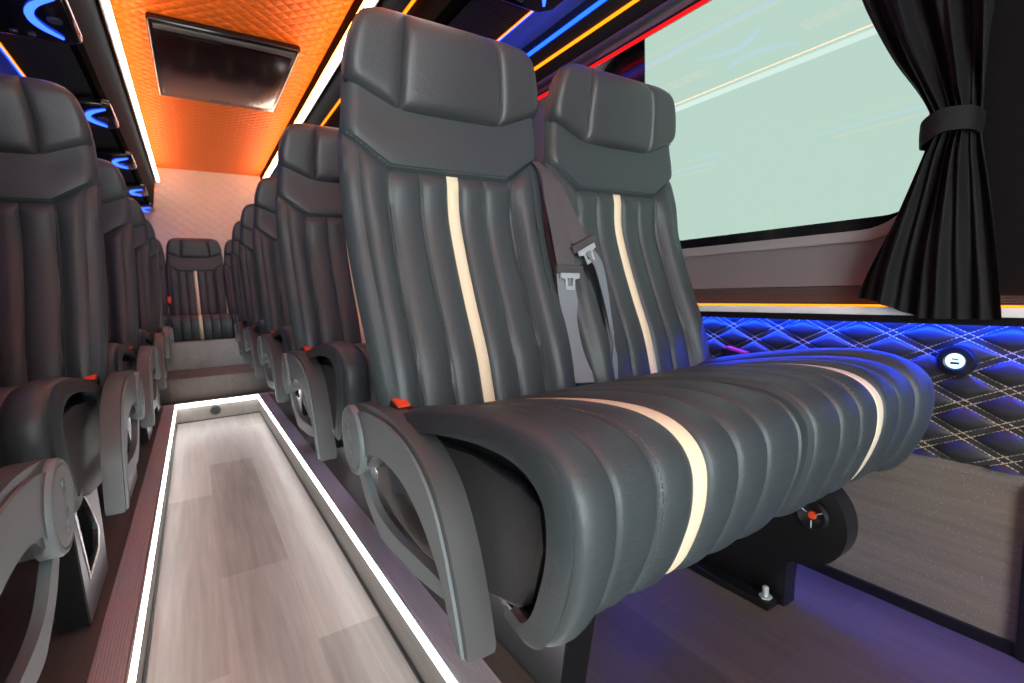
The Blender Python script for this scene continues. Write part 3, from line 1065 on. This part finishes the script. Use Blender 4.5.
# round loudspeaker with a red centre on the seat bracket, and a floor bolt
spk = empty('round_speaker', (.9225, .430, .211), 'small round black speaker with a red centre under the window side cushion', 'speaker')
bm = bmesh.new(); add_lathe(bm, [(.0, .002), (.029, .002), (.029, -.004), (.024, -.007), (.019, -.004), (.010, -.001), (0, -.001)], 'x', (0, 0, 0), 32); bm_obj('rim', bm, BLACK, spk)
bm = bmesh.new(); add_lathe(bm, [(.008, 0), (.007, -.004), (0, -.006)], 'x', (0, 0, 0), 20); bm_obj('dust_cap', bm, RED, spk)
bm = bmesh.new()
for a in (.5, 2.6, 4.7):
    add_tube(bm, [(-.006, .009 * math.cos(a), .009 * math.sin(a)), (-.007, .022 * math.cos(a), .022 * math.sin(a))], .0012, 6)
bm_obj('spoke', bm, STEEL, spk)
bolt = empty('floor_bolt', (.905, .505, .0155), 'silver floor bolt beside the black seat bracket', 'bolt')
bm = bmesh.new(); add_lathe(bm, [(0, .001), (.012, .001), (.012, .005), (.0, .005)], 'z', (0, 0, 0), 6); bm_obj('hexagon_head', bm, STEEL, bolt, smooth=False)
bm = bmesh.new(); add_lathe(bm, [(0, .004), (.006, .004), (.006, .022), (.004, .024), (0, .024)], 'z', (0, 0, 0), 16); bm_obj('threaded_stud', bm, STEEL, bolt)

# ------------------------------------------------------------------ left wall, rear wall, ceiling
struct(box('wall_left', XWL - .04, XWL, Y0, Y1, -.02, ZC0, PILLAR))
struct(box('wall_rear', XWL - .04, XWR + .05, Y1, Y1 + .05, -.15, 1.83, REARQ))
ZC = 1.790
struct(box('ceiling', XWL - .04, XWR + .05, Y0, Y1 + .05, ZC, ZC + .04, CEIL))

# overhead racks
MX = .45
def rack(side):
    fx = (lambda x: x) if side > 0 else (lambda x: MX - x)
    lab = 'glossy black overhead rack on the right with blue and amber light strips' if side > 0 else 'glossy black overhead rack on the left carrying the blue lit reading consoles'
    r = empty('overhead_rack', (fx(.85), 2.0, 1.42), lab, 'rack', 'overhead racks')
    O = Vector((fx(.85), 2.0, 1.42))
    def prism(name, poly, mat, y0=-.9, y1=Y1 - .02, bev=0):
        bm = bmesh.new(); add_prism(bm, [(fx(a) - O.x, b - O.z) for a, b in poly], 'y', y0 - O.y, y1 - O.y, bev)
        return bm_obj(name, bm, mat, r, smooth=False)
    prism('fascia', [(.628, ZC), (.642, 1.655), (.655, 1.56), (.668, 1.440), (.682, 1.424), (.70, 1.424), (.685, 1.56), (.665, ZC)], FASC)
    prism('underside_panel', [(.70, 1.424), (.868, 1.418), (.868, 1.450), (.70, 1.450)], FLUTEK)
    prism('recess_panel', [(.868, 1.446), (1.0, 1.446), (1.0, 1.452), (.868, 1.452)], SATIN)
    prism('outer_panel', [(1.0, 1.402), (1.050, 1.388), (1.105, 1.365), (1.105, 1.46), (1.0, 1.46)], MATTE)
    prism('amber_strip', [(.864, 1.417), (.870, 1.417), (.870, 1.4195), (.864, 1.4195)], L_AMBER)
    a = prism('blue_strip', [(.990, 1.404), (.998, 1.404), (.998, 1.412), (.990, 1.412)], L_BLUE)
    b = prism('blue_strip', [(.874, 1.420), (.878, 1.420), (.878, 1.428), (.874, 1.428)], L_BLUE)
    prism('amber_strip', [(1.040, 1.386), (1.048, 1.3845), (1.049, 1.389), (1.041, 1.391)], L_AMBER)
    if side > 0:
        prism('amber_strip', [(.648, 1.536), (.653, 1.536), (.653, 1.545), (.648, 1.545)], L_AMBER)
    else:
        prism('amber_strip', [(.640, 1.585), (.645, 1.585), (.645, 1.595), (.640, 1.595)], L_AMBER, y0=5.20)
    return r
FLUTEK = principled('ribbed_black_fabric', (0.012, 0.012, 0.014), 0.6)
N, L = nt(FLUTEK)
_tc = N.new('ShaderNodeTexCoord'); _w = N.new('ShaderNodeTexWave'); _w.bands_direction = 'Y'; _w.inputs['Scale'].default_value = 26
_b = N.new('ShaderNodeBump'); _b.inputs['Strength'].default_value = .7; _b.inputs['Distance'].default_value = .004
L.new(_tc.outputs['Object'], _w.inputs['Vector']); L.new(_w.outputs['Fac'], _b.inputs['Height']); L.new(_b.outputs['Normal'], N['Principled BSDF'].inputs['Normal'])
rack(1); rack(-1)
# ceiling light lines
CG = 'white light strips along the ceiling'
ZL = 1.690
strip('ceiling_light_strip', ([(.622, .630, -.9, Y1 - .02, 1.655, ZL)], [(.602, .622, -.9, 5.22, 1.652, 1.672)]), L_WHITE, ALUL, 'bright white light strip along the right edge of the orange ceiling', CG)
strip('ceiling_light_strip', ([(-.180, -.172, -.9, Y1 - .02, 1.655, ZL)], [(-.172, -.154, -.9, 5.22, 1.652, 1.672)]), L_WHITE, ALUL, 'bright white light strip along the left edge of the orange ceiling', CG)

for sgn, x0 in ((1, .614), (-1, -.164)):  # unseen orange strips, added so the ceiling reads brighter and more even
    o = strip('added_orange_light', ([(x0 - .008, x0 + .0075, -.9, 5.22, 1.674, 1.688)], [(x0 - .006, x0 + .006, -.9, 5.22, 1.688, 1.694)]), L_ORANGE, ALUL,
          'added unseen orange light brightening the ceiling from its right edge' if sgn > 0 else 'added unseen orange light brightening the ceiling from its left edge', 'added orange ceiling fill lights')
# curtain rail and red strip above the window
rail = empty('curtain_rail', (1.070, 1.0, 1.341), 'grey rail above the window beneath the amber strip', 'rail')
bm = bmesh.new(); add_tube(bm, [(0, -.95, 0), (0, .75, 0)], .012, 14); bm_obj('tube', bm, DPLASTIC, rail)
bm = bmesh.new(); add_box(bm, -.005, .02, -.90, -.87, -.004, .03, .002); bm_obj('bracket', bm, BLACK, rail)
bm = bmesh.new(); add_box(bm, -.005, .02, .60, .63, -.004, .03, .002); bm_obj('bracket', bm, BLACK, rail)
strip('window_light_strip', ([(XWR - .010, XWR - .001, YD + .27, 1.6, 1.326, 1.334)], [(XWR - .010, XWR - .003, YD + .27, 1.6, 1.319, 1.326)]), L_RED, MATTE, 'red light strip along the top of the window', 'coloured light strips')

# reading consoles under the racks
def console():
    r = empty('reading_console', (0, 0, 0), '', 'reading light', 'blue lit reading consoles under the racks')
    bm = bmesh.new()
    poly = [(-.125, -.135), (-.10, -.155), (.10, -.155), (.125, -.135), (.125, .12), (.10, .15), (-.10, .15), (-.125, .12)]
    add_prism(bm, poly, 'z', -.030, 0, bev=.010, seg=3)
    h = bm_obj('housing', bm, GLOSS, r)
    for s in (1, -1):
        bm = bmesh.new()
        pts = spline([(s * .105, -.125, -.032), (s * .060, -.075, -.032), (s * .038, -.01, -.032), (s * .050, .05, -.032), (s * .085, .105, -.032)], 5)
        n = len(pts)
        add_tube(bm, pts, [.0035 + .006 * math.sin(PI * k / (n - 1)) for k in range(n)], 8)
        bm_obj('light_arc', bm, L_BLUEC, h)
    bm = bmesh.new(); add_lathe(bm, [(.016, -.028), (.016, -.034), (.012, -.034), (0, -.031)], 'z', (.085, 0, 0), 20); lp = bm_obj('reading_lamp', bm, DPLASTIC, h)
    bm = bmesh.new(); add_lathe(bm, [(.0, -.0335), (.016, -.0335), (.016, -.028)], 'z', (-.085, 0, 0), 20); bm_obj('reading_lamp', bm, DPLASTIC, h)
    bm = bmesh.new()
    for k in (-1, 1): add_box(bm, k * .018 - .008, k * .018 + .008, .11, .122, -.033, -.029, .001)
    bm_obj('call_button', bm, DPLASTIC, h)
    return r
CX = -.328
clab = [('blue lit reading console at the top left corner, nearest the camera', CX, 1.79),
        ('blue lit reading console above the headrest of the second left seat', CX, 2.62),
        ('blue lit reading console just past the second left seat headrest, third along the rack', CX, 3.40),
        ('small blue lit reading console fourth along the left rack', CX, 4.25),
        ('farthest small blue lit reading console at the end of the left rack', CX, 5.00),
        ('reading console under the right rack above the foreground double seat', .755, .99)]
c0 = console()
for i, (lb, x, y) in enumerate(clab):
    c = c0 if i == 0 else copy_tree(c0)
    c.location = (x, y, 1.4140); c['label'] = lb
    
# flip-down monitor
MS = 1.07
mon = empty('ceiling_monitor', (.224, 2.94, ZC), 'folded black flat screen hanging flush under the orange ceiling', 'monitor')
bm = bmesh.new(); add_box(bm, -.270, .270, -.405, .405, -.034, 0, .012, 3); hs = bm_obj('housing', bm, GLOSS, mon)
bm = bmesh.new(); add_box(bm, -.245, .245, -.33, .345, -.0375, -.033, .003); scn = bm_obj('screen', bm, SCREEN, mon)
bm = bmesh.new(); add_tube(bm, [(-.25, -.375, -.030), (.25, -.375, -.030)], .016, 14); hg = bm_obj('hinge_bar', bm, DPLASTIC, mon)
bm = bmesh.new(); add_box(bm, -.045, .045, .36, .385, -.0385, -.033, .002); bm_obj('latch', bm, PLASTIC, mon)
mon.scale = (MS, MS, 1)

# ------------------------------------------------------------------ camera, world, view
f_px, cx, cy = 490.0, 512.0, 341.5
def u(p): return Vector(((p[0] - cx) / f_px, -(p[1] - cy) / f_px, -1.0))
Yc = u((193, 300.5)).normalized()
Xc = u((1273, 265)); Xc = (Xc - Yc * Xc.dot(Yc)).normalized()
Zc = Xc.cross(Yc)
R = Matrix((Xc, Yc, Zc))
cam = bpy.data.cameras.new('camera'); cam.sensor_width = 36; cam.lens = f_px / 1024 * 36
cam.clip_start = .02
cam.dof.use_dof = True; cam.dof.focus_distance = .78; cam.dof.aperture_fstop = 7.0
co = link(bpy.data.objects.new('camera', cam))
co.matrix_world = Matrix.Translation((0, 0, .64)) @ R.to_4x4()
scene.camera = co

w = bpy.data.worlds.new('daylight'); scene.world = w; w.use_nodes = True
bg = w.node_tree.nodes['Background']
bg.inputs['Color'].default_value = (0.88, 1.0, 1.02, 1); bg.inputs['Strength'].default_value = 9.5

scene.view_settings.view_transform = 'Standard'
scene.view_settings.look = 'None'
scene.view_settings.exposure = 0.25
scene.view_settings.gamma = 1.0
scene.view_settings.use_curve_mapping = False
scene.cycles.use_denoising = True
scene.cycles.max_bounces = 8
scene.cycles.sample_clamp_indirect = 8
